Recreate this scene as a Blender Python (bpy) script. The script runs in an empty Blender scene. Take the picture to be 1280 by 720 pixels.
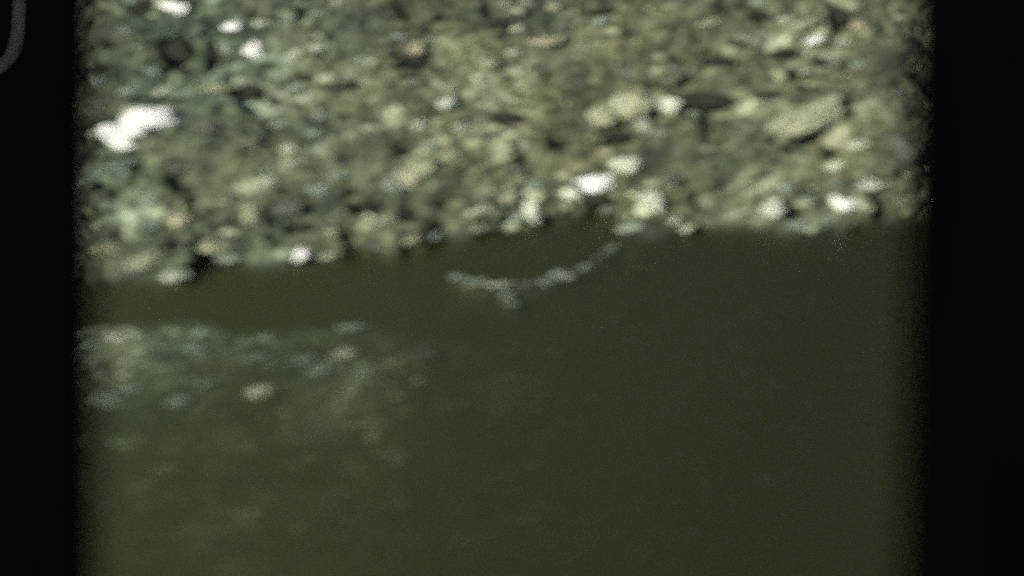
import bpy, bmesh, math, random
import numpy as np
from mathutils import Vector, Matrix, noise as mnoise

random.seed(7); np.random.seed(7)
C = bpy.context.scene.collection
sc = bpy.context.scene
R = math.radians

# ------------------------------------------------------------------ camera
PITCH = 40.0
LENS = 64.9
CAM = Vector((0.0, -16.0, 13.5))
cd = bpy.data.cameras.new('camera'); cam = bpy.data.objects.new('camera', cd); C.objects.link(cam)
cam.location = CAM
cam.rotation_euler = (R(90 - PITCH), 0, 0)
cd.sensor_width = 36; cd.lens = LENS
cd.clip_start = 0.05; cd.clip_end = 2000
cd.dof.use_dof = True
cd.dof.focus_distance = 42.0
cd.dof.aperture_fstop = 0.265
cd.dof.aperture_ratio = 0.62
cd.dof.aperture_blades = 0
sc.camera = cam

# ------------------------------------------------------------------ light
SUN_EL, SUN_AZ = 39.0, -126.0        # azimuth measured from +y (away from camera), clockwise; behind-left
w = bpy.data.worlds.new('World'); sc.world = w; w.use_nodes = True
nt = w.node_tree; bg = nt.nodes['Background']
sky = nt.nodes.new('ShaderNodeTexSky'); sky.sky_type = 'NISHITA'; sky.sun_disc = False
sky.sun_elevation = R(SUN_EL); sky.sun_rotation = R(SUN_AZ)
nt.links.new(sky.outputs[0], bg.inputs[0]); bg.inputs[1].default_value = 0.06
sd = bpy.data.lights.new('sun', 'SUN'); sun = bpy.data.objects.new('sun', sd); C.objects.link(sun)
sd.energy = 4.8; sd.angle = R(0.6); sd.color = (1.0, 0.97, 0.86)
sdir = Vector((math.sin(R(SUN_AZ)) * math.cos(R(SUN_EL)), math.cos(R(SUN_AZ)) * math.cos(R(SUN_EL)), math.sin(R(SUN_EL))))
sun.rotation_euler = sdir.to_track_quat('Z', 'Y').to_euler()
sun.location = sdir * 60
sc.view_settings.view_transform = 'Standard'; sc.view_settings.look = 'None'
sc.view_settings.exposure = 0.62; sc.view_settings.gamma = 1.0
sc.cycles.use_denoising = False
sc.cycles.volume_bounces = 2
sc.cycles.max_bounces = 8
sc.cycles.sample_clamp_indirect = 2.0
sc.cycles.use_adaptive_sampling = True; sc.cycles.adaptive_threshold = 0.09; sc.cycles.adaptive_min_samples = 15   # fine grain like the photograph's

# ------------------------------------------------------------------ helpers
def tag(o, label=None, cat=None, group=None, kind=None):
    if label: o['label'] = label
    if cat: o['category'] = cat
    if group: o['group'] = group
    if kind: o['kind'] = kind
    return o

def link_mesh(name, me, mat=None, parent=None):
    o = bpy.data.objects.new(name, me); C.objects.link(o)
    if mat and not me.materials: me.materials.append(mat)
    if parent: o.parent = parent
    return o

def empty(name, loc):
    o = bpy.data.objects.new(name, None); C.objects.link(o); o.location = loc
    return o

TANX = 18.0 / LENS
def ray(px, py):
    """direction of the sight line through a point of the photograph (1280 x 720)"""
    x = (px - 640) / 640 * TANX; y = (360 - py) / 640 * TANX
    d = Vector((x, 0, 0)) + Vector((0, math.sin(R(PITCH)), math.cos(R(PITCH)))) * y + Vector((0, math.cos(R(PITCH)), -math.sin(R(PITCH))))
    return d
def on_z(px, py, z=0.0):
    d = ray(px, py); t = (z - CAM.z) / d.z
    return CAM + d * t
def on_y(px, py, y):
    d = ray(px, py); t = (y - CAM.y) / d.y
    return CAM + d * t

# ------------------------------------------------------------------ numpy noise
def _hash(ix, iy, s):
    h = (ix.astype(np.int64) * 374761393 + iy.astype(np.int64) * 668265263 + s * 1442695041) & 0xffffffff
    h = ((h ^ (h >> 13)) * 1274126177) & 0xffffffff
    h = h ^ (h >> 16)
    h = (h * 2246822519) & 0xffffffff
    return ((h ^ (h >> 15)) & 0xffffff) / float(0xffffff)
def vnoise(x, y, s):
    ix = np.floor(x); iy = np.floor(y); fx = x - ix; fy = y - iy
    fx = fx * fx * (3 - 2 * fx); fy = fy * fy * (3 - 2 * fy)
    a = _hash(ix, iy, s); b = _hash(ix + 1, iy, s); c = _hash(ix, iy + 1, s); d = _hash(ix + 1, iy + 1, s)
    return (a * (1 - fx) + b * fx) * (1 - fy) + (c * (1 - fx) + d * fx) * fy - 0.5
def fbm(x, y, s, o=4):
    r = 0; a = 1.0
    for k in range(o):
        r = r + a * vnoise(x, y, s + k * 17); x = x * 2.03 + 5.1; y = y * 2.03 - 3.7; a *= 0.5
    return r
def cobble(x, y, s):
    """distance to nearest stone centre, its random number, a second random number"""
    ix = np.floor(x); iy = np.floor(y)
    best = np.full(x.shape, 9.0); r1 = np.zeros(x.shape); r2 = np.zeros(x.shape); sec = np.full(x.shape, 9.0)
    for dx in (-1, 0, 1):
        for dy in (-1, 0, 1):
            cx = ix + dx; cy = iy + dy
            px = cx + _hash(cx, cy, s); py = cy + _hash(cx, cy, s + 1)
            k = 0.7 + 0.6 * _hash(cx, cy, s + 4)
            d = np.sqrt((px - x) ** 2 + (py - y) ** 2) * k
            m = d < best
            sec = np.where(m, best, np.minimum(sec, d))
            best = np.where(m, d, best)
            r1 = np.where(m, _hash(cx, cy, s + 2), r1); r2 = np.where(m, _hash(cx, cy, s + 3), r2)
    return best, sec - best, r1, r2
def sstep(a, b, x):
    t = np.clip((x - a) / (b - a), 0, 1); return t * t * (3 - 2 * t)

# ------------------------------------------------------------------ shape of the place
SHORE = [(-400,352),(60,352),(110,352),(160,347),(228,351),(238,326),(300,328),(350,334),(395,326),(425,320),(450,307),(495,318),(535,302),
         (555,293),(585,298),(606,290),(640,282),(700,272),(760,262),(772,266),(778,298),(845,295),(870,290),(905,281),(950,282),
         (1000,287),(1050,284),(1090,276),(1160,275),(1300,275),(1700,265)]
_sx = []; _sy = []
for p in SHORE:
    q = on_z(*p); _sx.append(q.x); _sy.append(q.y)
_o = np.argsort(_sx); _sx = np.array(_sx)[_o]; _sy = np.array(_sy)[_o]
def yshore(x): return np.interp(x, _sx, _sy)
def yshore_s(x): return (np.interp(x - .5, _sx, _sy) + np.interp(x - .25, _sx, _sy) + np.interp(x, _sx, _sy) + np.interp(x + .25, _sx, _sy) + np.interp(x + .5, _sx, _sy)) / 5

MPP = 2 * TANX * 20.9 / 1280         # metres per photo pixel near the bank

# mounds (+) and hollows (-): px, py, half-width px, half-height px, tilt deg, height m
RELIEF = [
 # dark gaps and hollows between the rocks
 (224,58,22,17,0,-.34),(266,72,9,18,0,-.24),(228,88,34,6,0,-.16),(175,8,20,10,0,-.22),(232,4,14,7,0,-.2),(195,126,66,6,-3,-.2),
 (120,85,26,8,0,-.16),(130,160,22,6,8,-.16),(312,116,26,14,0,-.2),(382,96,14,7,0,-.16),(438,107,20,8,0,-.2),(378,20,9,12,0,-.18),
 (402,70,12,6,0,-.14),(528,72,22,12,18,-.2),(510,12,16,12,20,-.18),(628,28,16,9,0,-.2),(612,8,9,9,0,-.15),(690,26,14,10,0,-.14),
 (755,14,22,6,10,-.16),(640,118,26,12,0,-.16),(640,150,24,10,-12,-.2),(700,178,18,9,-18,-.22),(655,196,12,10,0,-.16),(836,74,16,6,-8,-.16),
 (893,76,24,8,0,-.22),(882,124,50,15,-9,-.36),(880,156,13,11,0,-.26),(772,172,30,12,10,-.24),(902,12,9,10,0,-.2),(950,22,26,9,-24,-.3),
 (1050,24,14,18,0,-.26),(985,66,24,7,0,-.22),(1028,76,14,8,0,-.2),(992,92,11,9,0,-.16),(962,120,20,6,6,-.16),(1060,84,22,12,0,-.18),
 (1012,174,40,6,24,-.3),(1150,52,14,9,0,-.2),(1150,104,24,9,-35,-.28),(1105,36,10,12,0,-.12),(820,146,14,9,-10,-.2),(465,258,26,11,0,-.3),
 (440,236,14,10,0,-.14),(510,264,14,12,0,-.18),(435,294,12,14,20,-.14),(374,284,24,8,0,-.2),(352,300,16,8,0,-.12),(228,236,22,8,-14,-.22),
 (222,306,16,8,0,-.3),(258,330,14,16,-20,-.3),(155,292,14,10,0,-.2),(300,274,14,10,0,-.14),(176,212,14,9,10,-.18),(655,244,12,7,25,-.16),
 (636,264,9,9,0,-.14),(550,210,12,8,20,-.15),(770,246,30,7,14,-.18),(862,242,12,10,0,-.15),(992,258,12,10,0,-.26),(1100,258,11,12,0,-.28),
 (1038,190,16,10,0,-.16),(1025,238,9,12,0,-.15),(322,140,24,12,0,-.12),(350,166,16,8,20,-.12),(512,184,18,9,10,-.16),(412,130,12,6,0,-.12),
 (735,228,10,6,20,-.12),(575,250,26,5,14,-.1),(480,160,20,8,12,-.08),(245,180,20,10,0,-.08),(148,246,10,14,0,-.1),(820,205,26,10,8,-.1),
 (905,230,22,7,18,-.1),(560,140,20,6,14,-.1),
 # mounds
 (240,190,80,34,8,.22),(430,180,80,30,10,.15),(540,225,90,22,14,.14),(795,115,46,18,24,.30),(1005,146,50,18,12,.28),(920,200,80,28,10,.22),
 (1110,190,44,34,0,.18),(600,80,60,22,0,.12),(720,70,60,22,0,.08),(180,320,55,18,14,.16),(330,290,60,20,4,.12),(300,215,40,16,10,.1),
 (150,60,46,20,0,.12),(480,100,60,16,6,.1),(1120,70,40,20,0,.14),
]
def ground_macro_cl(x, y):
    """smooth large shape, no relief"""
    x = np.asarray(x, float); y = np.asarray(y, float)
    wob = 0.06 * vnoise(x * 2.3, y * 2.3, 5) + 0.10 * vnoise(x * 6, y * 6, 6)
    d = y - yshore(x) + wob
    ds = y - yshore_s(x) + wob
    up = 0.10 * sstep(0, .06, d) + 0.42 * np.maximum(d + (ds - d) * sstep(0, .6, d), 0)
    far = np.maximum(d - 9, 0)
    up = up - 0.30 * far
    # the bed drops off at the water's edge
    dn = -.5 * sstep(0.02, -.07, d) - .9 * sstep(0.0, -.3, d) - .6 * sstep(-.3, -1.6, d)
    h = np.where(d > 0, up, dn)
    # shoal at the left, just below the surface, deepening towards the camera and to the right
    sx0 = -4.35
    yt = -0.52 + 0.02 * (x - sx0) + 0.10 * vnoise(x * 5.5, y * 0, 32) + 0.16 * vnoise(x * 1.7, y * 0, 31)      # upper edge of the shoal
    e = yt - y
    sh = -0.09 - 0.045 * np.maximum(e, 0) - .012 * np.maximum(e, 0) ** 2 - 0.85 * sstep(-0.0, -0.5, e) - 0.02 * np.maximum(x + 3.6, 0) - 0.3 * np.maximum(x + 1.4, 0) ** 1.5
    sh = sh + 0.10 * vnoise(x * 1.1, y * 1.6, 33)
    h = np.where(d > 0, h, np.maximum(h, np.minimum(sh, -.045)))
    return h, d
_rel = []
for (px, py, a, b, t, hgt) in RELIEF:
    _rel.append((px, py, a, b, t, hgt))
def _resolve():
    out = []
    gx = np.arange(-9, 9, .05); gy = np.arange(-7, 9, .05)
    G = ground_macro_cl(*np.meshgrid(gx, gy))[0]
    f = lookup(G, gx, gy)
    for (px, py, a, b, t, hgt) in _rel:
        p = march(px, py, f)
        out.append((p.x, p.y, a * MPP, b * MPP / 0.80, math.atan(math.tan(R(t)) / 0.8), hgt))
    return out
def lookup(G, gx, gy):
    x0, y0, st = gx[0], gy[0], gx[1] - gx[0]
    def f(x, y):
        u = np.clip((np.asarray(x) - x0) / st, 0, len(gx) - 2.001); v = np.clip((np.asarray(y) - y0) / st, 0, len(gy) - 2.001)
        i = u.astype(int); j = v.astype(int); a = u - i; b = v - j
        return (G[j, i] * (1 - a) + G[j, i + 1] * a) * (1 - b) + (G[j + 1, i] * (1 - a) + G[j + 1, i + 1] * a) * b
    return f
def march(px, py, f):
    d = ray(px, py); t = np.arange((3.6 - CAM.z) / d.z, 36, .01)
    z = CAM.z + d.z * t
    k = int(np.argmax(f(CAM.x + d.x * t, CAM.y + d.y * t) >= z))
    return CAM + d * float(t[k])
REL = _resolve()
LEDGE = [on_z(px, py, -.05) for px, py in ((568,344),(590,350),(625,358),(642,376),(640,360),(680,352),(715,338),(745,318),(775,302),(800,310))]
def height(x, y, fine=True):
    x = np.asarray(x, float); y = np.asarray(y, float)
    h, d = ground_macro_cl(x, y)
    for (cx, cy, a, b, t, hg) in REL:
        if x.ndim == 0 and (abs(x - cx) > 3.2 * a + .1 or abs(y - cy) > 3.2 * max(a, b) + .1): continue
        u = (x - cx) * math.cos(t) + (y - cy) * math.sin(t); v = -(x - cx) * math.sin(t) + (y - cy) * math.cos(t)
        r = (u / a) ** 2 + (v / b) ** 2
        g = np.exp(-r ** (2.0 if hg < 0 else 1.0) * 0.9)
        h = h + (1.2 * hg if hg < 0 else hg) * g * (sstep(-.02, .15, d) if hg > 0 else 1)
    for k in range(len(LEDGE) - 1):
        p, q = LEDGE[k], LEDGE[k + 1]
        vx, vy = q.x - p.x, q.y - p.y; L = vx * vx + vy * vy
        s = np.clip(((x - p.x) * vx + (y - p.y) * vy) / L, 0, 1)
        dd = (x - p.x - s * vx) ** 2 + (y - p.y - s * vy) ** 2
        top = -.075 if k < 6 else -.085
        h = np.where(d < 0, np.maximum(h, top - dd * 45 - 0.045), h)
    if fine:
        # skewed so that the stones lie lengthwise, climbing a little to the right
        xs = x + .15 * vnoise(x * 3, y * 3, 71); ys = y - .30 * x + .15 * vnoise(x * 3, y * 3, 72)
        b1, e1, _, _ = cobble(xs * 2.2, ys * 4.6, 11)
        b2, e2, _, _ = cobble(xs * 5, ys * 11, 12)
        b3, e3, _, _ = cobble(xs * 11, ys * 21, 13)
        am = 0.35 + 0.65 * sstep(-.04, .1, d)
        h = h + am * (0.07 * (0.5 - b1) + 0.16 * fbm(x * 1.2, y * 1.2, 40) + 0.065 * (np.minimum(e2, .5)) - 0.03 * b2 + 0.026 * np.minimum(e3, .5) + 0.03 * fbm(x * 11, y * 11, 50, 3))
    return h

# ------------------------------------------------------------------ materials
def mat(name):
    m = bpy.data.materials.new(name); m.use_nodes = True
    return m, m.node_tree, m.node_tree.nodes['Principled BSDF']
def ramp(nt, stops):
    r = nt.nodes.new('ShaderNodeValToRGB'); e = r.color_ramp.elements
    e[0].position, e[0].color = stops[0][0], (*stops[0][1], 1); e[1].position, e[1].color = stops[-1][0], (*stops[-1][1], 1)
    for p, c in stops[1:-1]:
        n = e.new(p); n.color = (*c, 1)
    return r
def mixc(nt, a, b, fac, mode='MIX'):
    n = nt.nodes.new('ShaderNodeMix'); n.data_type = 'RGBA'; n.blend_type = mode
    for inp, v in ((n.inputs[6], a), (n.inputs[7], b), (n.inputs[0], fac)):
        if hasattr(v, 'is_linked') or hasattr(v, 'links'): nt.links.new(v, inp)
        elif isinstance(v, (int, float)): inp.default_value = v
        else: inp.default_value = (*v, 1)
    return n.outputs[2]
def noise_node(nt, vec, scale, detail=4, rough=.6):
    n = nt.nodes.new('ShaderNodeTexNoise'); n.inputs['Scale'].default_value = scale
    n.inputs['Detail'].default_value = detail; n.inputs['Roughness'].default_value = rough
    if vec is not None: nt.links.new(vec, n.inputs['Vector'])
    return n.outputs['Fac']
def bump(nt, bs, h, st, dist):
    b = nt.nodes.new('ShaderNodeBump'); b.inputs['Strength'].default_value = st; b.inputs['Distance'].default_value = dist
    nt.links.new(h, b.inputs['Height']); nt.links.new(b.outputs[0], bs.inputs['Normal'])

def rubble_material():
    m, nt, bs = mat('rubble_rock')
    at = nt.nodes.new('ShaderNodeAttribute'); at.attribute_name = 'stone_tone'
    sep = nt.nodes.new('ShaderNodeSeparateColor'); nt.links.new(at.outputs['Color'], sep.inputs[0])
    geo = nt.nodes.new('ShaderNodeNewGeometry'); pos = geo.outputs['Position']
    r1 = ramp(nt, [(0, (.03,.037,.027)), (.3, (.066,.076,.058)), (.55, (.096,.104,.078)), (.8, (.15,.155,.115)), (.93, (.24,.255,.205)), (1, (.35,.36,.31))])
    nt.links.new(sep.outputs[0], r1.inputs[0])
    r2 = ramp(nt, [(0, (.62,.62,.6)), (.3, (.95,.90,.84)), (.6, (.92,.96,.88)), (.86, (1.12,1.14,1.04)), (.95, (1.6,1.68,1.55)), (1, (2.1,2.1,2.0))])
    nt.links.new(sep.outputs[1], r2.inputs[0])
    c = mixc(nt, r1.outputs[0], r2.outputs[0], 1.0, 'MULTIPLY')
    # tan and sandy stretches of the bank
    big = noise_node(nt, pos, .55, 3, .6)
    rb = ramp(nt, [(.4, (.64,.70,.63)), (.6, (.80,.78,.64))]); nt.links.new(big, rb.inputs[0])
    # greener, more lichen-grown rock towards the left
    sx = nt.nodes.new('ShaderNodeSeparateXYZ'); nt.links.new(pos, sx.inputs[0])
    mr = nt.nodes.new('ShaderNodeMapRange'); mr.inputs['From Min'].default_value = -4.5; mr.inputs['From Max'].default_value = 1; nt.links.new(sx.outputs[0], mr.inputs['Value'])
    rl = ramp(nt, [(0, (.90,1.0,1.03)), (1, (1.04,1.02,.98))]); nt.links.new(mr.outputs[0], rl.inputs[0])
    c = mixc(nt, c, rl.outputs[0], 1.0, 'MULTIPLY')
    c = mixc(nt, c, rb.outputs[0], 1.0, 'MULTIPLY')
    fin = noise_node(nt, pos, 16, 5, .75)
    rf = ramp(nt, [(.34, (.42,.43,.42)), (.5, (1,1,1)), (.66, (1.75,1.75,1.7))]); nt.links.new(fin, rf.inputs[0])
    c = mixc(nt, c, rf.outputs[0], 1.0, 'MULTIPLY')
    nt.links.new(c, bs.inputs['Base Color']); bs.inputs['Roughness'].default_value = .85
    bs.inputs['Specular IOR Level'].default_value = .25
    bump(nt, bs, fin, .6, .02)
    return m
def stone_material(name, col, vein, var=.35):
    m, nt, bs = mat(name)
    tc = nt.nodes.new('ShaderNodeTexCoord'); pos = tc.outputs['Object']
    n = noise_node(nt, pos, 3.2, 6, .7)
    r = ramp(nt, [(.28, tuple(v * (1 - var) for v in col)), (.5, col), (.72, vein)]); nt.links.new(n, r.inputs[0])
    oi = nt.nodes.new('ShaderNodeObjectInfo')
    rr = ramp(nt, [(0, (.84,.87,.86)), (1, (1.08,1.06,1.0))] if name != 'white_quartz' else [(0, (.97,.97,.97)), (1, (1,1,1))]); nt.links.new(oi.outputs['Random'], rr.inputs[0])
    c = mixc(nt, r.outputs[0], rr.outputs[0], 1.0, 'MULTIPLY')
    if var > .3:     # grain and lichen of the same size on small and large stones
        geo = nt.nodes.new('ShaderNodeNewGeometry')
        rf = ramp(nt, [(.32, (.45,.46,.42)), (.5, (1,1,1)), (.66, (1.5,1.5,1.45))]); nt.links.new(noise_node(nt, geo.outputs['Position'], 13, 5, .7), rf.inputs[0])
        c = mixc(nt, c, rf.outputs[0], 1.0, 'MULTIPLY')
    nt.links.new(c, bs.inputs['Base Color']); bs.inputs['Roughness'].default_value = .7
    bs.inputs['Specular IOR Level'].default_value = .3
    bump(nt, bs, noise_node(nt, pos, 9, 5, .7), .7, .06)
    return m
M = {
 'W': stone_material('white_quartz', (.86,.85,.78), (.90,.89,.84), .06),
 'B': stone_material('pale_limestone', (.36,.395,.30), (.60,.64,.50), .45),
 'Q': stone_material('clean_white_limestone', (.52,.56,.45), (.78,.80,.68), .35),
 'P': stone_material('pale_green_stone', (.19,.235,.185), (.36,.415,.335), .45),
 'T': stone_material('tan_sandstone', (.26,.265,.175), (.56,.56,.38), .5),
 'O': stone_material('ochre_stone', (.34,.31,.215), (.50,.48,.36), .4),
 'G': stone_material('grey_stone', (.095,.103,.08), (.17,.18,.145), .45),
 'D': stone_material('gap_shade_stone', (.019,.024,.015), (.032,.038,.025)),  # shade of the gaps put into a near-black stone colour
}
rubble_mat = rubble_material()

def black_material():
    m, nt, bs = mat('matt_black_steel')
    n = noise_node(nt, None, 6, 4, .6)
    r = ramp(nt, [(.3, (.0005,.0005,.0005)), (.7, (.0011,.0011,.0010))]); nt.links.new(n, r.inputs[0])
    nt.links.new(r.outputs[0], bs.inputs['Base Color']); bs.inputs['Roughness'].default_value = 1
    bs.inputs['Specular IOR Level'].default_value = 0.0
    return m
black = black_material()
def rail_material():
    m, nt, bs = mat('dull_grey_steel')
    n = noise_node(nt, None, 9, 4, .6)
    r = ramp(nt, [(.3, (.035,.036,.034)), (.7, (.06,.06,.057))]); nt.links.new(n, r.inputs[0])
    nt.links.new(r.outputs[0], bs.inputs['Base Color']); bs.inputs['Roughness'].default_value = .6
    return m
rail_mat = rail_material()

def water_material():
    m = bpy.data.materials.new('murky_green_water'); m.use_nodes = True; nt = m.node_tree
    nt.nodes.remove(nt.nodes['Principled BSDF']); out = nt.nodes['Material Output']
    tr = nt.nodes.new('ShaderNodeBsdfTransparent'); gl = nt.nodes.new('ShaderNodeBsdfGlossy'); gl.inputs['Roughness'].default_value = .12
    fr = nt.nodes.new('ShaderNodeFresnel')
    gb = nt.nodes.new('ShaderNodeNewGeometry'); ior = nt.nodes.new('ShaderNodeMapRange')   # the same reflectance from both sides of the surface
    ior.inputs['To Min'].default_value = 1.333; ior.inputs['To Max'].default_value = 1 / 1.333
    nt.links.new(gb.outputs['Backfacing'], ior.inputs['Value']); nt.links.new(ior.outputs[0], fr.inputs['IOR'])
    mx = nt.nodes.new('ShaderNodeMixShader')
    geo = nt.nodes.new('ShaderNodeNewGeometry')
    mp = nt.nodes.new('ShaderNodeMapping'); mp.inputs['Scale'].default_value = (1.0, 1.7, 1.0); mp.inputs['Rotation'].default_value = (0, 0, R(14))
    nt.links.new(geo.outputs['Position'], mp.inputs[0])
    n = noise_node(nt, mp.outputs[0], 5.0, 5, .6)
    b = nt.nodes.new('ShaderNodeBump'); b.inputs['Strength'].default_value = .5; b.inputs['Distance'].default_value = .03
    nt.links.new(n, b.inputs['Height'])
    for s in (gl, fr): nt.links.new(b.outputs[0], s.inputs['Normal'])
    nt.links.new(fr.outputs[0], mx.inputs[0]); nt.links.new(tr.outputs[0], mx.inputs[1]); nt.links.new(gl.outputs[0], mx.inputs[2])
    nt.links.new(mx.outputs[0], out.inputs['Surface'])
    v = nt.nodes.new('ShaderNodeVolumePrincipled'); v.inputs['Color'].default_value = (.14,.18,.09,1)
    # light falling off to the right, put into the water's own colour
    sx = nt.nodes.new('ShaderNodeSeparateXYZ'); nt.links.new(geo.outputs['Position'], sx.inputs[0])
    mr = nt.nodes.new('ShaderNodeMapRange'); mr.inputs['From Min'].default_value = -5; mr.inputs['From Max'].default_value = 4.5; nt.links.new(sx.outputs[0], mr.inputs['Value'])
    rv = ramp(nt, [(0, (.122,.146,.055)), (.45, (.096,.117,.043)), (1, (.068,.082,.027))]); nt.links.new(mr.outputs[0], rv.inputs[0]); 
    v.inputs['Density'].default_value = 3.5
    nt.links.new(rv.outputs[0], v.inputs['Color'])
    nt.links.new(v.outputs[0], out.inputs['Volume'])
    return m

# ------------------------------------------------------------------ ground: bank and bed, one fine sheet over a coarse one
def grid_mesh(name, xs, ys, zfun, tone=False):
    X, Y = np.meshgrid(xs, ys); Z = zfun(X, Y)
    nx, ny = len(xs), len(ys)
    v = np.stack([X, Y, Z], -1).reshape(-1, 3)
    i = np.arange(nx * ny).reshape(ny, nx)
    f = np.stack([i[:-1, :-1], i[:-1, 1:], i[1:, 1:], i[1:, :-1]], -1).reshape(-1, 4)
    me = bpy.data.meshes.new(name)
    me.vertices.add(len(v)); me.vertices.foreach_set('co', v.ravel())
    me.loops.add(f.size); me.loops.foreach_set('vertex_index', f.ravel())
    me.polygons.add(len(f)); me.polygons.foreach_set('loop_start', np.arange(len(f)) * 4); me.polygons.foreach_set('loop_total', np.full(len(f), 4))
    me.update(); me.validate()
    me.polygons.foreach_set('use_smooth', np.ones(len(f), bool))
    ca = me.color_attributes.new('stone_tone', 'FLOAT_COLOR', 'POINT')
    xs_ = X + .15 * vnoise(X * 3, Y * 3, 71); ys_ = Y - .30 * X + .15 * vnoise(X * 3, Y * 3, 72)
    _, e2, a2, _ = cobble(xs_ * 5, ys_ * 11, 12)
    _, _, a3, _ = cobble(xs_ * 11, ys_ * 21, 13)
    _, _, a1, _ = cobble(xs_ * 2.2, ys_ * 4.6, 11)
    d_ = Y - yshore_s(X)
    blot = fbm(X * 1.1, (Y - .3 * X) * 2.2, 90, 5)
    t = np.clip(.38 * a2 + .22 * a1 + .22 + .85 * blot + .07 * sstep(1.6, .2, d_) + .03, 0, 1)
    dd_ = Y - yshore(X); t = t * (1 - .75 * sstep(.05, -.02, dd_) * sstep(-.42, -.2, dd_))      # dark of an undercut painted into the tone just under the waterline
    c = np.stack([t, a3, a1, np.ones_like(t)], -1).reshape(-1, 4)
    ca.data.foreach_set('color', c.astype(np.float32).ravel())
    return me
xs = np.arange(-7.6, 7.6, .02); ys = np.arange(-5.2, 6.2, .02)
HG = height(*np.meshgrid(xs, ys))
HF = lookup(HG, xs, ys)
def zmix(X, Y): return HG
bank = link_mesh('rocky_bank', grid_mesh('rocky_bank', xs, ys, zmix), rubble_mat)
tag(bank, kind='structure')
ax = np.concatenate([np.linspace(-400, -20, 30), np.linspace(-19, -8, 23), np.linspace(-7.5, 7.5, 61), np.linspace(8, 19, 23), np.linspace(20, 400, 30)])
ay = np.concatenate([np.linspace(-400, -30, 24), np.linspace(-29, -6, 30), np.linspace(-5, 6, 56), np.linspace(6.4, 30, 60), np.linspace(32, 500, 36)])
def zfar(X, Y):
    h = ground_macro_cl(X, Y)[0]
    inside = sstep(7.7, 7.3, np.abs(X)) * sstep(-5.4, -5.0, Y) * sstep(6.3, 5.9, Y)
    h = h + .5 * fbm(X * .3, Y * .3, 60) * (1 - inside) - .45 * inside
    return h + np.where(Y > 40, (Y - 40) * .06 + 8 * fbm(X * .01, Y * .01, 61) * sstep(40, 120, Y), 0)
terr = link_mesh('terrain', grid_mesh('terrain', ax, ay, zfar), rubble_mat)
tag(terr, kind='structure')

# water: closed body whose bottom lies below the bed
bm = bmesh.new()
bmesh.ops.create_cube(bm, size=1, matrix=Matrix.Translation((0, -28, -1.6)) @ Matrix.Diagonal((240, 80, 3.2, 1)))
me = bpy.data.meshes.new('river_water'); bm.to_mesh(me); bm.free()
wo = link_mesh('river_water', me, water_material()); tag(wo, kind='structure')

# ------------------------------------------------------------------ stones
def stone_mesh(seed, sub=3, angular=.5, flat=.9):
    rnd = random.Random(seed)
    bm = bmesh.new(); bmesh.ops.create_icosphere(bm, subdivisions=sub, radius=1)
    planes = []
    for k in range(11):
        n = Vector((rnd.gauss(0, 1), rnd.gauss(0, 1), rnd.gauss(0, 1))).normalized(); planes.append((n, rnd.uniform(.55, .95)))
    off = Vector((seed * 3.1, seed * 1.7, 0))
    for v in bm.verts:
        p = v.co.copy()
        r = 1 + .34 * mnoise.noise(p * 1.1 + off) + .22 * mnoise.noise(p * 2.6 + off) + .10 * mnoise.noise(p * 6 + off)
        p = p * r
        for n, d in planes:
            k = p.dot(n) - d
            if k > 0: p = p - n * k * angular
        p += v.co * .03 * mnoise.noise(p * 7 + off)
        v.co = p
    # normalise so that each axis spans -1..1
    for a in range(3):
        lo = min(v.co[a] for v in bm.verts); hi = max(v.co[a] for v in bm.verts)
        for v in bm.verts: v.co[a] = (v.co[a] - (lo + hi) / 2) / ((hi - lo) / 2)
    me = bpy.data.meshes.new('stone'); bm.to_mesh(me); bm.free()
    if sub >= 3: me.polygons.foreach_set('use_smooth', [angular < .6] * len(me.polygons))
    me.materials.append(None)
    return me
MESHES = [stone_mesh(s, 4, .7 if s % 2 else .9) for s in range(1, 11)]
TRI = MESHES[2].copy()                # a wedge: broad at the near foot, pointed at the far top
for v in TRI.vertices:
    q = (v.co.y * .8 + v.co.z * .6 + 1) / 2
    v.co.x = v.co.x * max(.06, 1.25 - 1.2 * q) + .12 * q; v.co.y *= 1.25
SUBMESH = [stone_mesh(s, 2, .8) for s in range(20, 28)]

hh = HF

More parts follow.
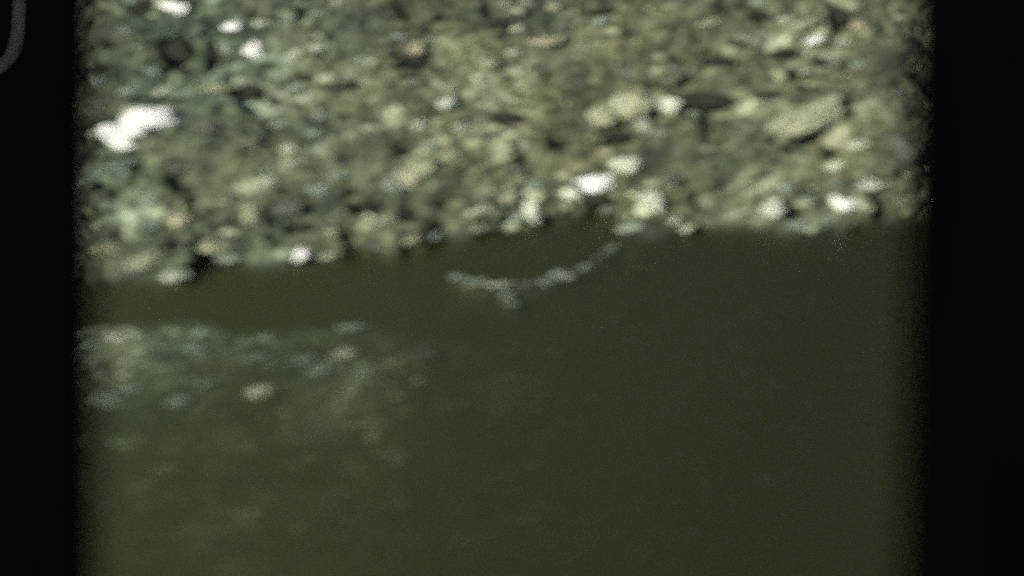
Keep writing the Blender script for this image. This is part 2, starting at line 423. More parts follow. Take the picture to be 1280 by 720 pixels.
STONES = [
 # px, py, w, h, tilt, colour, name, category, label
 (187,149,68,34,10,'W','boulder','boulder','large dazzling white boulder, upper right one of the bright pair at the left edge'),
 (155,172,60,30,-4,'W','boulder','boulder','large dazzling white boulder, lower left one of the bright pair at the left edge'),
 (166,139,24,12,-8,'B','stone','stone','small whitish stone at the upper left corner of the bright white boulder pair'),
 (128,167,24,18,-14,'B','stone','stone','pale blunt stone at the left tip of the bright white boulder pair'),
 (129,140,22,14,8,'G','stone','stone','dim grey stone between the left jamb and the bright white boulder pair'),
 (291,33,26,15,4,'W','stone','stone','bright white stone near the top, above and left of the roundest white stone'),
 (318,62,27,22,0,'W','stone','stone','roundest bright white stone of the upper left slope'),
 (327,31,18,12,0,'B','stone','stone','pale stone just right of the bright white stone near the top'),
 (321,84,16,9,0,'P','stone','stone','faint pale stone directly below the roundest white stone of the upper left'),
 (218,9,36,14,-12,'W','stone','stone','long whitish stone at the top edge above the triangular dark hollow'),
 (205,3,14,8,0,'B','stone','stone','small pale stone on the top edge at the left tip of the long whitish stone'),
 (284,62,16,16,0,'P','stone','stone','pale green stone left of the roundest white stone, beside the triangular hollow'),
 (190,88,24,10,-20,'P','stone','stone','pale bluish stone at the lower left of the triangular dark hollow'),
 (163,115,28,18,0,'P','stone','stone','pale green blocky stone above the left end of the dark crack over the white pair'),
 (204,114,30,12,3,'B','stone','stone','whitish flat stone above the white boulder pair, left of its flat neighbour'),
 (233,117,22,10,0,'P','stone','stone','pale green flat stone above the white boulder pair, right of its whiter neighbour'),
 (270,111,44,12,8,'T','stone','stone','tan slab at the right end of the dark crack over the white boulder pair'),
 (171,60,16,8,0,'P','stone','stone','small pale green stone on the grey mound at the upper left'),
 (154,39,16,8,0,'P','stone','stone','pale green stone high on the grey mound at the upper left'),
 (214,44,14,10,20,'P','stone','stone','green stone touching the upper left side of the triangular dark hollow'),
 (122,22,30,9,22,'G','stone','stone','pinkish grey tilted stone beside the left jamb near the top'),
 (127,102,20,12,0,'P','stone','stone','pale stone beside the left jamb, above the white boulder pair'),
 (232,79,38,8,4,'G','stone','stone','long grey slab that closes the triangular dark hollow from below'),
 (250,38,20,24,0,'G','boulder','boulder','grey blocky boulder at the right side of the triangular dark hollow'),
 (398,61,22,17,10,'B','stone','stone','pale stone with a dark shadow below, right one of two below the top centre left'),
 (370,67,24,14,14,'B','stone','stone','pale stone, left one of two side by side right of the roundest white stone'),
 (397,18,30,8,14,'P','stone','stone','pale narrow stone near the top edge, right of a dark upright gap'),
 (424,3,16,10,0,'B','stone','stone','small pale stone cut by the top edge, left of the middle'),
 (362,21,20,14,0,'P','stone','stone','greenish stone near the top edge, left of the dark upright gap'),
 (457,76,20,14,0,'P','stone','stone','pale green round stone on the upper slope, above a dark oval gap'),
 (370,110,24,14,20,'P','stone','stone','pale bluish wedge of stone below a brownish dark gap'),
 (457,102,16,8,0,'B','stone','stone','small pinkish pale stone touching the right end of the dark oval gap'),
 (520,59,22,20,0,'O','stone','stone','warm cream stone with a dark gap at its lower right'),
 (539,49,14,8,10,'P','stone','stone','small bluish stone touching the upper right of the warm cream stone'),
 (501,47,18,12,0,'P','stone','stone','grey green stone left of the warm cream stone'),
 (511,103,16,8,0,'P','stone','stone','turquoise tinged small stone on the upper slope below the warm cream stone'),
 (545,87,16,8,0,'P','stone','stone','pale green small stone right of the dark gap by the warm cream stone'),
 (599,98,18,11,4,'B','stone','stone','small icy white stone above the middle of the bank'),
 (565,109,20,13,-10,'T','stone','stone','cream stone next to the small icy white stone, at its lower left'),
 (557,129,22,17,24,'Q','stone','stone','whitish stone below the cream stone in the middle of the bank'),
 (634,131,16,11,0,'P','stone','stone','pale green stone with a wide dark gap under its right side'),
 (574,160,16,11,0,'B','stone','stone','pale stone lying alone above the smooth part of the middle bank'),
 (601,153,12,8,30,'P','stone','stone','tiny pale green stone up and right of the lone pale stone mid bank'),
 (525,157,20,16,10,'B','stone','stone','pale stone left of the lone pale stone mid bank, above a dark gap'),
 (538,183,16,10,20,'P','stone','stone','faint bluish stone below the pale stone at mid bank'),
 (647,36,18,11,0,'B','stone','stone','pale greenish stone near the top centre, left end of a yellow patch'),
 (680,52,42,12,4,'O','stone','stone','long yellowish slab near the top centre'),
 (641,67,24,10,6,'B','stone','stone','pinkish pale stone below the left end of the long yellowish slab'),
 (632,5,12,10,0,'B','stone','stone','small pale stone at the top edge, left one of two near the centre'),
 (655,5,20,9,0,'P','stone','stone','pale green stone at the top edge, right one of two near the centre'),
 (612,80,26,16,0,'T','stone','stone','tan mottled stone left of the pinkish pale stone near the top centre'),
 (668,86,24,14,0,'G','stone','stone','dull pinkish grey stone below the long yellowish slab'),
 (728,61,14,9,0,'P','stone','stone','small pale green stone between two dark gaps right of the top centre'),
 (755,27,30,16,14,'P','stone','stone','pale green broken stone right of the top centre'),
 (707,34,16,14,30,'G','stone','stone','grey green stone left of the pale green broken stone'),
 (690,8,26,14,0,'T','stone','stone','yellow tinged stone at the top edge right of centre'),
 (790,120,74,44,26,'T','boulder','boulder','big tan outcrop boulder with a lit crest, left of the long dark hollow'),
 (760,142,44,30,20,'T','boulder','boulder','lower left shoulder block of the big tan outcrop'),
 (774,128,22,18,30,'B','stone','stone','cream lump on the crest of the big tan outcrop'),
 (838,132,26,22,-25,'Q','stone','stone','bright cream stone at the right tip of the big tan outcrop'),
 (822,125,20,9,10,'P','stone','stone','pale blue stone squeezed in left of the bright cream tip stone'),
 (806,158,18,22,20,'B','stone','stone','whitish upright stone below the right tip of the big tan outcrop'),
 (866,144,18,12,10,'P','stone','stone','grey blue stone at the lower edge of the long dark hollow'),
 (829,167,20,8,20,'P','stone','stone','faint blue green stone below the right tip of the big tan outcrop'),
 (845,96,34,22,0,'G','stone','stone','dull greenish stone above the left end of the long dark hollow'),
 (780,88,24,16,0,'G','stone','stone','dull stone just above the big tan outcrop'),
 (886,29,30,10,14,'T','stone','stone','cream and green narrow stone near the top, left of an upright dark gap'),
 (952,5,22,11,0,'P','stone','stone','pale grey stone at the top edge above a slanting dark crack'),
 (982,22,17,14,10,'B','stone','stone','pale stone at the lower end of the slanting dark crack'),
 (1018,51,26,10,24,'W','stone','stone','bright thin tilted stone at the upper right'),
 (1054,54,24,10,10,'B','stone','stone','cream thin stone right of the bright thin tilted stone'),
 (1042,73,24,12,6,'P','stone','stone','pale green stone below the cream thin stone at the upper right'),
 (1073,33,19,14,0,'O','stone','stone','ochre stone at the upper right beside a deep dark gap'),
 (1016,27,20,16,0,'T','stone','stone','dull tan stone left of the deep dark gap at the upper right'),
 (1007,92,14,8,10,'B','stone','stone','small pale stone right of a dark notch at the upper right'),
 (973,94,14,20,20,'T','stone','stone','yellowish upright stone left of the dark notch at the upper right'),
 (1073,81,18,12,0,'P','stone','stone','small greenish stone below and right of the ochre stone group'),
 (1068,9,18,14,0,'T','stone','stone','pinkish tan stone above the ochre stone at the top edge'),
 (930,46,26,10,20,'T','stone','stone','dull yellow stone below the slanting dark crack'),
 (1008,142,96,40,18,'T','boulder','boulder','broad tan slab boulder above the slanting dark crevice at the right'),
 (1030,134,40,18,14,'T','boulder','boulder','lighter upper block on the right half of the broad tan slab boulder'),
 (990,163,36,14,12,'B','stone','stone','cream ledge stone at the lower left of the broad tan slab boulder'),
 (1008,170,30,9,24,'T','stone','stone','thin bright edge stone along the slanting dark crevice'),
 (968,128,20,9,4,'P','stone','stone','pale green stone at the upper left end of the broad tan slab boulder'),
 (1075,182,30,13,8,'B','stone','stone','cream flat stone below the broad tan slab boulder, the right and higher of two'),
 (1044,206,32,14,14,'B','stone','stone','cream flat stone below the slanting crevice, the left and lower of two'),
 (1087,231,30,15,0,'Q','stone','stone','cream stone above and right of the bright white shore stone at the right'),
 (1056,255,30,23,0,'W','stone','stone','bright white rounded shore stone at the right end of the bank'),
 (1012,251,16,13,0,'P','stone','stone','pale turquoise stone right of a dark round gap near the right shore'),
 (965,262,24,26,20,'Q','stone','stone','pinkish pale stone left of a dark round gap near the right shore'),
 (982,236,18,16,30,'P','stone','stone','speckled green stone above the pinkish pale stone near the right shore'),
 (1035,277,22,13,24,'P','stone','stone','pale stone at the waterline below the bright white shore stone at the right'),
 (996,281,22,12,0,'P','stone','stone','dim green stone at the waterline between the two pale shore groups at right'),
 (1048,229,16,10,0,'P','stone','stone','small green stone above the bright white shore stone at the right'),
 (1132,250,34,10,20,'T','stone','stone','pinkish ledge stone near the right jamb at the shore'),
 (1083,262,16,14,0,'T','stone','stone','olive stone between the bright white shore stone and a dark gap'),
 (1118,112,30,22,0,'G','boulder','boulder','grey boulder near the right jamb, upper one'),
 (1130,180,50,44,10,'G','boulder','boulder','large dull grey boulder by the right jamb, halfway down the bank'),
 (1142,84,14,9,10,'P','stone','stone','small pinkish stone near the right jamb above the dark crack'),
 (742,230,46,27,14,'W','boulder','boulder','bright white boulder above the narrow inlet of dark water'),
 (714,243,22,22,30,'Q','stone','stone','pale stone at the left foot of the bright white boulder by the inlet'),
 (783,207,36,20,6,'Q','boulder','boulder','cream white boulder above and right of the white one by the inlet'),
 (814,252,31,29,0,'Q','boulder','boulder','round pale boulder between the inlet and the shore to its right'),
 (845,274,18,11,16,'Q','stone','stone','small bright stone at lower right of the round pale boulder by the shore'),
 (860,287,20,11,18,'B','stone','stone','small pale stone on the waterline, right of the inlet mouth'),
 (790,286,42,14,0,'P','stone','stone','flat pale green stone on the waterline at the mouth of the inlet'),
 (758,263,20,10,14,'P','stone','stone','small turquoise grey stone on the upper rim of the inlet'),
 (841,223,26,22,-20,'G','stone','stone','dull tan stone above the small bright stone of the shore'),
 (664,262,22,28,30,'Q','stone','stone','pinkish white stone on the rim left of the bright white boulder by the inlet'),
 (647,272,20,14,10,'P','stone','stone','pale green shore stone at the left foot of the pinkish white stone'),
 (602,262,26,11,6,'B','stone','stone','pale stone near the shore left of the pinkish white stone'),
 (668,232,18,14,0,'P','stone','stone','pale blue green stone above the pinkish white stone'),
 (596,286,18,12,10,'T','stone','stone','yellow green shore stone at the right side of a small bay'),
 (545,292,22,16,30,'P','stone','stone','pale shore stone at the left side of a small bay'),
 (650,212,20,10,0,'G','stone','stone','pale grey stone high above the pinkish white stone'),
 (375,319,27,18,8,'W','stone','stone','brightest shore stone on the left half of the waterline'),
 (408,322,22,9,12,'B','stone','stone','pale thin shore stone just right of the brightest left shore stone'),
 (437,306,30,9,32,'P','stone','stone','pale green rib of stone running up from the water, left half'),
 (478,308,36,10,-14,'G','stone','stone','dull pinkish rib of stone sloping down to the water, left of centre'),
 (512,300,20,14,20,'T','stone','stone','tan pebble cluster stone at the shore left of centre'),
 (416,292,14,14,0,'T','stone','stone','small tan stone just above the pale green rib of stone'),
 (397,239,30,13,8,'P','stone','stone','pale green stone at mid height of the left bank, right one of two'),
 (335,227,26,12,4,'B','stone','stone','pinkish white stone at mid height of the left bank, left one of two'),
 (368,205,26,8,-4,'P','stone','stone','thin turquoise stone above the pair on the left bank'),
 (362,188,20,16,34,'B','stone','stone','pale tilted stone above the thin turquoise stone'),
 (347,155,32,11,14,'P','stone','stone','pale long tilted stone on the upper left bank'),
 (399,145,18,14,10,'P','stone','stone','pale green stone right of the pale long tilted stone'),
 (395,167,18,11,20,'P','stone','stone','faint green stone below the pale green stone of the upper left bank'),
 (317,175,26,9,24,'P','stone','stone','bluish pale tilted stone up and right of the left mound'),
 (330,213,16,9,0,'P','stone','stone','small turquoise stone above the pinkish white stone of the left bank'),
 (424,219,30,10,14,'P','stone','stone','dim pale stone above the largest dark gap of the left bank'),
 (490,232,20,22,30,'P','stone','stone','pale upright stone at the upper right of the largest dark gap'),
 (450,269,26,9,0,'T','stone','stone','tan stone along the lower edge of the largest dark gap'),
 (480,278,36,9,8,'P','stone','stone','pale blue green rib below the largest dark gap'),
 (522,213,60,22,24,'T','boulder','boulder','long sandy yellow ridge boulder at the centre left of the bank'),
 (562,190,34,16,24,'T','boulder','boulder','upper end block of the long sandy yellow ridge'),
 (186,284,28,12,8,'P','stone','stone','pale turquoise stone at the lower left, above a tan boulder'),
 (226,277,26,20,4,'O','stone','stone','orange and cream stone at the lower left bank'),
 (252,302,52,18,-24,'T','boulder','boulder','tan slab slanting down to the water below the orange stone'),
 (180,320,54,24,28,'T','boulder','boulder','tan boulder at the lower left shore'),
 (220,344,34,16,6,'B','stone','stone','pale stone with a rusty top at the waterline of the lower left shore'),
 (140,312,40,14,18,'T','stone','stone','tan stone near the left jamb above the shore'),
 (160,345,28,10,6,'G','stone','stone','dim stone at the waterline near the left jamb'),
 (228,313,22,8,6,'P','stone','stone','grey green stone under the orange stone, above the waterline stone'),
 (190,248,22,14,12,'P','stone','stone','pale grey stone above the turquoise stone of the lower left bank'),
 (118,232,24,14,0,'G','stone','stone','pinkish grey stone by the left jamb at mid bank'),
 (150,207,42,12,14,'P','stone','stone','dull pale stone strip below the white boulder pair'),
 (222,210,26,16,-10,'G','stone','stone','faint green stone on the left mound below the white boulder pair'),
 (262,160,30,22,0,'G','stone','stone','faint grey round stone right of the white boulder pair'),
 (360,260,34,16,0,'G','stone','stone','grey green stone between the pair and the shore on the left bank'),
 (318,268,24,34,0,'T','stone','stone','yellowish upright stone on the lower left bank'),
 (290,246,26,14,10,'G','stone','stone','dull stone right of the dark gap over the orange stone'),
 (286,322,30,12,0,'P','stone','stone','pale green dim stone at the shore right of the tan slanting slab'),
 # dark stones added in place of the shaded gaps between the rocks
 (224,58,44,34,0,'D','boulder','boulder','triangular blackish boulder at the upper left, added as shade between grey stones'),
 (267,70,18,36,10,'D','stone','stone','dark upright stone added as shade right of the triangular blackish boulder'),
 (228,89,56,10,0,'D','stone','stone','dark low curved stone added as shade beneath the triangular blackish boulder'),
 (196,125,110,8,-2,'D','boulder','boulder','long dark narrow rock added as shade just above the bright white boulder pair'),
 (135,158,44,10,8,'D','stone','stone','dark sliver of rock added as shade in the fork left of the bright white boulder pair'),
 (130,86,46,14,0,'D','stone','stone','dark flat stone added as shade by the left jamb above the white boulder pair'),
 (176,5,38,16,0,'D','stone','stone','dark stone added as shade at the top edge, left of the long whitish stone'),
 (238,3,30,12,0,'D','stone','stone','dark stone added as shade at the top edge, right of the long whitish stone'),
 (884,124,112,26,-7,'D','boulder','boulder','long blackish green boulder added as shade right of the big tan outcrop'),
 (880,155,26,22,0,'D','stone','stone','dark round stone added as shade under the long blackish green boulder'),
 (893,76,50,15,0,'D','stone','stone','dark oval stone added as shade above the long blackish green boulder'),
 (836,74,32,11,-8,'D','stone','stone','dark stone added as shade left of the dark oval stone, high on the right bank'),
 (948,20,44,13,-26,'D','stone','stone','dark slanting stone added as shade at the upper right, its top at the picture edge'),
 (902,12,18,20,0,'D','stone','stone','dark upright stone added as shade at the top edge, left of the dark slanting one'),
 (1052,22,26,34,10,'D','boulder','boulder','deep dark boulder added as shade left of the ochre stone at the upper right'),
 (984,67,44,12,4,'D','stone','stone','dark flat stone added as shade left below the bright thin tilted stone'),
 (1027,77,26,14,0,'D','stone','stone','dark stone added as shade just left of the pale green stone at the upper right'),
 (992,92,18,18,0,'D','stone','stone','dark squarish stone added as shade right of the yellowish upright stone'),
 (965,119,38,10,6,'D','stone','stone','dark low stone added as shade at the top left end of the broad tan slab boulder'),
 (1014,177,80,5,24,'D','stone','stone','long thin dark rock added as shade slanting under the broad tan slab boulder'),
 (465,258,46,20,0,'D','boulder','boulder','largest dark stone of the left bank, added as shade above pale shore ribs'),
 (512,268,24,20,0,'D','stone','stone','dark stone added as shade close to the right of the largest dark stone of the left bank'),
 (436,106,38,14,0,'D','stone','stone','dark oval stone added as shade on the upper left of centre'),
 (384,96,26,12,0,'D','stone','stone','brownish dark stone added as shade below the two pale stones at the upper left of centre'),
 (378,20,15,24,0,'D','stone','stone','dark upright stone added as shade near the top edge, left of centre'),
 (528,74,40,17,18,'D','stone','stone','dark stone added as shade at the lower right of the warm cream stone'),
 (628,28,28,15,0,'D','stone','stone','dark stone added as shade near the top centre'),
 (640,148,44,15,-12,'D','stone','stone','wide dark stone added as shade under the pale green stone in the middle bank'),
 (700,178,34,12,-18,'D','stone','stone','dark stone added as shade left of the big tan outcrop, mid bank'),
 (772,172,56,16,8,'D','boulder','boulder','dark greenish rock added as shade below the big tan outcrop'),
 (820,144,24,10,-12,'D','stone','stone','dark stone added as shade in the cleft beneath the bright cream tip stone'),
 (1148,104,40,13,-35,'D','stone','stone','dark slanting rock added as shade by the right jamb'),
 (992,258,22,20,0,'D','stone','stone','dark round stone added as shade among the pale shore stones at the right'),
 (1100,257,20,24,0,'D','stone','stone','dark stone added as shade right of the bright white shore stone at the right'),
 (222,306,30,13,0,'D','stone','stone','dark stone added as shade under the orange and cream stone'),
 (228,237,40,11,-14,'D','stone','stone','dark streak of rock added as shade above the orange and cream stone'),
 (376,284,44,11,0,'D','stone','stone','dark flat stone added as shade above the brightest shore stone of the left half'),
 (755,14,40,8,10,'D','stone','stone','dark narrow stone added as shade near the top edge, right of centre'),
 (768,247,46,9,16,'D','stone','stone','dark rock strip added as shade between the bright white boulder and the inlet rim'),
 (862,243,22,18,0,'D','stone','stone','dark stone added as shade right of the round pale boulder by the shore'),
 (1038,190,30,16,0,'D','stone','stone','dark stone added as shade between the two cream flat stones at the right'),
 (312,116,44,20,0,'D','boulder','boulder','dull dark rock added as shade right of the tan slab above the white boulder pair'),
 # under water
 (141,421,34,13,4,'W','stone','stone','bright whitish stone under shallow water near the left jamb'),
 (428,441,32,12,12,'B','stone','stone','palest submerged stone of the right hand group on the left shoal'),
 (400,462,30,10,14,'P','stone','stone','submerged pale green stone at lower left of the palest shoal stone'),
 (453,467,22,8,-6,'P','stone','stone','submerged pale blue stone at lower right of the palest shoal stone'),
 (379,449,26,9,18,'P','stone','stone','submerged blue grey stone at the left of the palest shoal stone'),
 (324,488,32,14,16,'B','stone','stone','submerged pinkish pale stone in the middle of the left shoal'),
 (222,501,30,12,4,'P','stone','stone','submerged turquoise stone in the left part of the shoal'),
 (135,497,34,16,0,'P','stone','stone','submerged dim pale stone near the left jamb, lower of three'),
 (164,486,34,9,12,'P','stone','stone','submerged thin pale stone just right of the dim one near the left jamb'),
 (246,435,30,13,8,'P','stone','stone','submerged grey pale stone below the trough on the left'),
 (195,441,30,9,14,'G','stone','stone','submerged pinkish stone left of the grey pale one on the shoal'),
 (258,478,24,9,24,'P','stone','stone','submerged small green stone between turquoise and pinkish pale ones'),
 (318,446,28,9,14,'P','stone','stone','submerged long green stone at the centre of the left shoal'),
 (204,585,42,12,4,'B','stone','stone','deepest pale submerged stone at the lower left, blurred by the water'),
 (430,614,30,10,8,'B','stone','stone','lone faint submerged stone at the bottom left of centre'),
 (498,570,30,22,0,'P','stone','stone','lone very faint bluish submerged stone left of centre'),
 (210,563,30,9,6,'P','stone','stone','faint thin submerged stone just above the deepest pale one'),
 (118,470,20,14,0,'G','stone','stone','submerged pinkish stone touching the left jamb'),
 (560,508,44,14,6,'P','stone','stone','faint submerged stone right of the left shoal'),
 (530,440,34,26,0,'G','stone','stone','dim submerged stone at the right end of the shoal'),
 (380,545,34,10,24,'P','stone','stone','faint submerged green stone in the lower middle of the shoal'),
 (115,548,22,11,4,'P','stone','stone','faint submerged green stone low beside the left jamb'),
 (440,408,34,10,4,'P','stone','stone','submerged dim stone at the upper edge of the shoal'),
 (572,345,20,8,-16,'P','stone','stone','submerged sliver at the left tip of the Y shaped ledge in the dark water'),
 (594,350,26,9,-8,'P','stone','stone','submerged pale stone in the left arm of the Y shaped ledge'),
 (614,355,16,8,-10,'B','stone','stone','submerged paler stone in the left arm of the Y shaped ledge, next to the fork'),
 (630,355,18,8,10,'B','stone','stone','brightest submerged stone at the fork of the Y shaped ledge'),
 (634,367,14,9,-40,'P','stone','stone','submerged stone at the root of the downward stub of the Y shaped ledge'),
 (641,378,13,11,-30,'P','stone','stone','submerged stone at the tip of the downward stub of the Y shaped ledge'),
 (660,354,24,6,8,'G','stone','stone','submerged thin dull stone between both arms of the Y shaped ledge'),
 (683,350,20,9,14,'P','stone','stone','submerged stone at the inner end of the right arm of the Y shaped ledge'),
 (699,342,22,13,10,'P','stone','stone','largest submerged stone in the right arm of the Y shaped ledge'),
 (712,345,16,7,20,'B','stone','stone','submerged bright flake in the right arm of the Y shaped ledge'),
 (731,333,20,6,26,'P','stone','stone','submerged faint sliver where the thin arc leaves the Y shaped ledge'),
 (748,321,18,6,30,'G','stone','stone','submerged dull sliver halfway up the thin arc from the Y shaped ledge to the shore'),
 (764,309,18,6,32,'P','stone','stone','submerged sliver at the shore end of the thin arc from the Y shaped ledge'),
]
taken = []
for k, (px, py, wp, hp, tilt, col, nm, cat, lab) in enumerate(STONES):
    under = 'submerged' in lab or 'under shallow' in lab
    p = march(px, py + hp * .12, hh)
    dist = (p - CAM).length; mpp = 2 * TANX * dist / 1280
    w_ = wp * mpp / 2; v_ = hp * mpp / 2
    hz = v_ * (.80 if not under else .55); dy = v_ * (1.15 if not under else 1.35)
    o = bpy.data.objects.new(nm, MESHES[k % len(MESHES)]); C.objects.link(o)
    o.location = (p.x, p.y + dy * .15, float(hh(p.x, p.y)) + hz * .1)
    if under:
        g = float(hh(p.x, p.y)); zs = -.022 - hz
        p2 = on_z(px, py + hp * .12, zs if 'Y shaped' in lab or 'under shallow' in lab else zs - .03 if py < 515 and px < 470 else max(min(g + hz * .5, zs), -.10 - hz if py < 515 and px < 470 else -.30))
        o.location = (p2.x, p2.y, p2.z)
    o.scale = (w_ * 1.05, dy * 1.15, hz * 1.15)
    if nm == 'boulder' and col in 'TG': o.location.z -= hz * .5
    if 'triangular blackish boulder at' in lab: o.data = TRI; o.material_slots[0].link = 'OBJECT'
    rr = random.Random(k * 7 + 1)
    o.rotation_euler = (R(rr.uniform(-8, 8)), R(-tilt * .15 + rr.uniform(-8, 8)), R(0) + math.atan(math.tan(R(tilt)) / .75))
    o.material_slots[0].link = 'OBJECT'; o.material_slots[0].material = M[col]
    if 'triangular blackish boulder at' in lab: o.rotation_euler = (0, 0, 0)
    tag(o, lab, cat, 'stones and boulders of the rocky bank' if not under else 'stones lying under the green water')
    taken.append((p.x, p.y, w_, dy))

# countless small rubble between them: one object
def rubble():
    rnd = random.Random(99)
    base = []
    for m_ in SUBMESH:
        co = np.empty(len(m_.vertices) * 3); m_.vertices.foreach_get('co', co)
        base.append((co.reshape(-1, 3), np.array([list(q.vertices) for q in m_.polygons])))
    small = [b for b in base]
    N = 7000
    V = []; F = []; TN = []; n0 = 0
    X = np.random.uniform(-7.2, 7.2, N); Y = np.random.uniform(-3.6, 6.0, N)
    ys_ = yshore(X)
    S = .022 + .055 * np.random.rand(N) ** 2.6
    Z = HF(X, Y)
    for i in range(N):
        d = Y[i] - ys_[i]
        if d < 0 and Z[i] < -.8: continue
        if -.45 < d < 0.0 : continue
        co, fa = small[rnd.randrange(len(small))]
        s = S[i] * (1.35 if 0 < d < .55 else 1.0 if d > 0 else .8)
        a = rnd.uniform(-.6, .9); ca, sa = math.cos(a), math.sin(a)
        sc_ = np.array([s * rnd.uniform(1, 1.7), s * rnd.uniform(.8, 1.1), s * rnd.uniform(.5, .9)])
        q = co * sc_
        x = q[:, 0] * ca - q[:, 1] * sa + X[i]; y = q[:, 0] * sa + q[:, 1] * ca + Y[i]; z = q[:, 2] + Z[i] + s * .15
        if d < 0 and z.max() > -.02: continue
        V.append(np.stack([x, y, z], -1)); F.append(fa + n0); n0 += len(co)
        t = min(1, max(0, rnd.gauss(.52, .2))); t2 = rnd.random()
        if 0 < d < .55 and rnd.random() < (.32 if -.3 < X[i] < 1.9 or 2.5 < X[i] < 4.3 else .12): t = rnd.uniform(.95, 1); t2 = rnd.uniform(.8, 1)   # washed pale pebbles along the water
        TN.append(np.tile([t, t2, 0, 1], (len(co), 1)))
    # paler, flatter pebbles on the shoal and along the ledge
    n2 = 2300
    X2 = np.random.uniform(-4.9, 0.4, n2); e2 = np.random.rand(n2) ** 1.5 * 2.9
    Y2 = -.50 - e2 + .02 * X2
    keep = fbm(X2 * 1.6, (Y2 - .45 * X2) * 4.5, 120, 3) + .5 - .12 * np.maximum(X2 + 1.6, 0) > np.random.rand(n2) * .8 + .1
    for k in range(8):
        p, q = LEDGE[k], LEDGE[k + 1]
        nn = 8; u = np.random.rand(nn); X2 = np.append(X2, p.x + (q.x - p.x) * u + np.random.randn(nn) * .02); Y2 = np.append(Y2, p.y + (q.y - p.y) * u + np.random.randn(nn) * .03)
        keep = np.append(keep, np.random.rand(nn) < (.8 if k < 6 else .4))
    Z2 = np.maximum(HF(X2, Y2), -.38)
    for i in np.flatnonzero(keep):
        co, fa = small[rnd.randrange(len(small))]
        s = .016 + .045 * rnd.random() ** 2
        sc_ = np.array([s * rnd.uniform(1.3, 2.6), s, s * rnd.uniform(.35, .6)]); q = co * sc_
        a = rnd.uniform(.1, .65); ca, sa = math.cos(a), math.sin(a)
        x = q[:, 0] * ca - q[:, 1] * sa + X2[i]; y = q[:, 0] * sa + q[:, 1] * ca + Y2[i]; z = q[:, 2] + Z2[i] + s * .25
        z = z - max(0, z.max() + .015)
        V.append(np.stack([x, y, z], -1)); F.append(fa + n0); n0 += len(co)
        TN.append(np.tile([min(1, max(.3, rnd.gauss(.84, .12))), rnd.uniform(.5, .97), 0, 1], (len(co), 1)))
    V = np.concatenate(V); F = np.concatenate(F); TN = np.concatenate(TN)
    me = bpy.data.meshes.new('rubble')
    me.vertices.add(len(V)); me.vertices.foreach_set('co', V.ravel())
    me.loops.add(F.size); me.loops.foreach_set('vertex_index', F.ravel())
    me.polygons.add(len(F)); me.polygons.foreach_set('loop_start', np.arange(len(F)) * 3); me.polygons.foreach_set('loop_total', np.full(len(F), 3))
    me.update(); me.validate()
    ca = me.color_attributes.new('stone_tone', 'FLOAT_COLOR', 'POINT'); ca.data.foreach_set('color', TN.astype(np.float32).ravel())
    o = link_mesh('rubble', me, rubble_mat)
    tag(o, 'countless small greenish grey and pale stones covering the rocky bank', 'rubble', kind='stuff')
rubble()

# specks added at the surface for the water's grain and mottling: one object nobody could count
def flecks():
    m, nt, bs = mat('water_grain')
    geo = nt.nodes.new('ShaderNodeNewGeometry')
    r = ramp(nt, [(.3, (.012,.018,.008)), (.5, (.05,.062,.03)), (.7, (.10,.12,.075))]); nt.links.new(noise_node(nt, geo.outputs['Position'], 40, 2, .6), r.inputs[0])
    nt.links.new(r.outputs[0], bs.inputs['Base Color']); bs.inputs['Roughness'].default_value = .8
    n = 15000
    X = np.random.uniform(-7, 7, n); Y = np.random.uniform(-5.5, 1.2, n)
    k = (Y < yshore(X) - .05) & (fbm(X * .9, Y * 1.6, 140, 4) + .5 > np.random.rand(n))
    X = X[k]; Y = Y[k]; n = len(X)
    S = .0035 + .010 * np.random.rand(n) ** 3; A = np.random.rand(n) * 6.3; E = np.random.uniform(1, 2.6, n)
    Z = -.004 - .05 * np.random.rand(n) ** 2
    P = np.array([[1,0,0],[0,1,0],[-1,0,0],[0,-1,0],[0,0,.3],[0,0,-.3]], float)
    fc = np.array([[0,1,4],[1,2,4],[2,3,4],[3,0,4],[1,0,5],[2,1,5],[3,2,5],[0,3,5]])
    q = P[None] * S[:, None, None]; q[:, :, 0] *= E[:, None]
    x = q[:, :, 0] * np.cos(A)[:, None] - q[:, :, 1] * np.sin(A)[:, None] + X[:, None]
    y = q[:, :, 0] * np.sin(A)[:, None] + q[:, :, 1] * np.cos(A)[:, None] + Y[:, None]
    V = np.stack([x, y, q[:, :, 2] + Z[:, None]], -1).reshape(-1, 3); F = (fc[None] + 6 * np.arange(n)[:, None, None]).reshape(-1, 3)
    me = bpy.data.meshes.new('grain_flecks')
    me.vertices.add(len(V)); me.vertices.foreach_set('co', V.ravel())
    me.loops.add(F.size); me.loops.foreach_set('vertex_index', F.ravel())
    me.polygons.add(len(F)); me.polygons.foreach_set('loop_start', np.arange(len(F)) * 3); me.polygons.foreach_set('loop_total', np.full(len(F), 3))
    me.update()
    tag(link_mesh('grain_flecks', me, m), 'fine green and brown specks added just under the murky water surface for its grain', 'algae', kind='stuff')
flecks()

# ------------------------------------------------------------------ dark opening the place is seen through
def box(name, p0, p1, mat_, parent, bev=.02):
    bm = bmesh.new()
    c = [(a + b) / 2 for a, b in zip(p0, p1)]; s = [abs(b - a) for a, b in zip(p0, p1)]
    bmesh.ops.create_cube(bm, size=1, matrix=Matrix.Translation(c) @ Matrix.Diagonal((*s, 1)))
    bmesh.ops.bevel(bm, geom=list(bm.edges), offset=bev, segments=2, affect='EDGES')
    me = bpy.data.meshes.new(name); bm.to_mesh(me); bm.free()
    return link_mesh(name, me, mat_, parent)
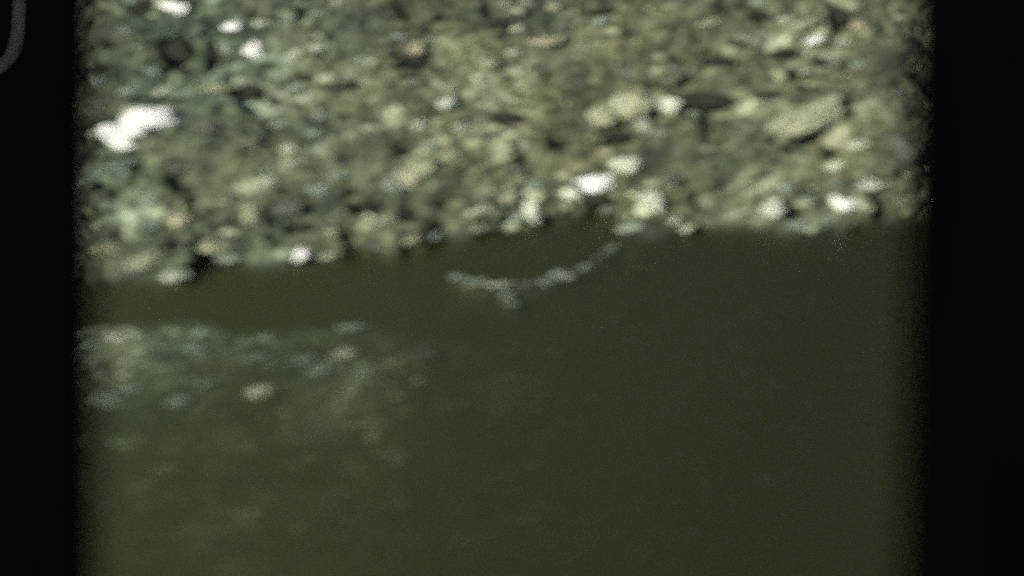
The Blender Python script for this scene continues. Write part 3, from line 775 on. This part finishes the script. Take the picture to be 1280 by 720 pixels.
# leaning lookout frame, 9.5 m out from the eye, square to the line of sight; local x right, y up along the lean, z back to the eye
FD = 9.5
fo = CAM + ray(640, 360).normalized() * FD
fr = empty('lookout_frame', fo); fr.rotation_euler = (R(90 - PITCH), 0, 0)
tag(fr, 'matt black leaning frame whose two side jambs close the view at left and right', 'frame')
K = TANX * FD / 640
def fx(px): return (px - 640) * K
def fy(py): return (360 - py) * K
box('jamb', (fx(-40), -12.6, 0), (fx(109), fy(112), -.30), black, fr)                 # left jamb, below its notch
box('jamb', (fx(44), fy(118), 0.004), (fx(110), fy(-40), -.30), black, fr)                 # left jamb, beside the notch
rj = box('jamb', (fx(1146), -12.6, 0), (fx(1146) + .85, fy(-40), -.30), black, fr)
rj.rotation_euler = (0, 0, -.012)
box('crossbar', (fx(-40), fy(800) - .25, .003), (fx(1146) + .85, fy(800) + .01, -.303), black, fr)

# dark panel on the bank behind the notch, with a bent steel rail on it
a0 = march(30, 160, HF); a1 = march(30, -25, HF)
a0.z += .12; a1.z += .30
pn = empty('dark_plate', a0); tag(pn, 'matt black steel plate lying on the bank beyond the notch of the left jamb', 'plate')
lean = math.atan2(a1.z - a0.z, a1.y - a0.y); pn.rotation_euler = (lean, 0, 0)
nrm = Vector((0, -math.sin(lean), math.cos(lean)))
def on_plate(px, py, up=0.0):
    d = ray(px, py); t = (a0 + nrm * up - CAM).dot(nrm) / d.dot(nrm)
    return CAM + d * t
length = (a1 - a0).length
board = box('board', (on_plate(-120, 60).x - a0.x, -.1, -.10), (on_plate(72, 60).x - a0.x, length + .2, 0), black, pn)
inv = (Matrix.Translation(a0) @ Matrix.Rotation(lean, 4, 'X')).inverted()
pts = [inv @ on_plate(px, py, .025) for px, py in ((24,-30),(24,10),(23,35),(21,52),(17,66),(9,77),(-3,88),(-20,98),(-60,106))]
cu = bpy.data.curves.new('rail', 'CURVE'); cu.dimensions = '3D'; sp = cu.splines.new('NURBS'); sp.points.add(len(pts) - 1)
for q, p in zip(sp.points, pts): q.co = (*p, 1)
sp.order_u = 3; sp.use_endpoint_u = True; cu.bevel_depth = .019; cu.bevel_resolution = 3
tmp = bpy.data.objects.new('rail_curve', cu); C.objects.link(tmp)
me = bpy.data.meshes.new_from_object(tmp.evaluated_get(bpy.context.evaluated_depsgraph_get()))
bpy.data.objects.remove(tmp)
me.materials.clear()
rl = link_mesh('rail', me, rail_mat, pn); rl['label'] = 'thin dull grey steel rail with a rounded corner'
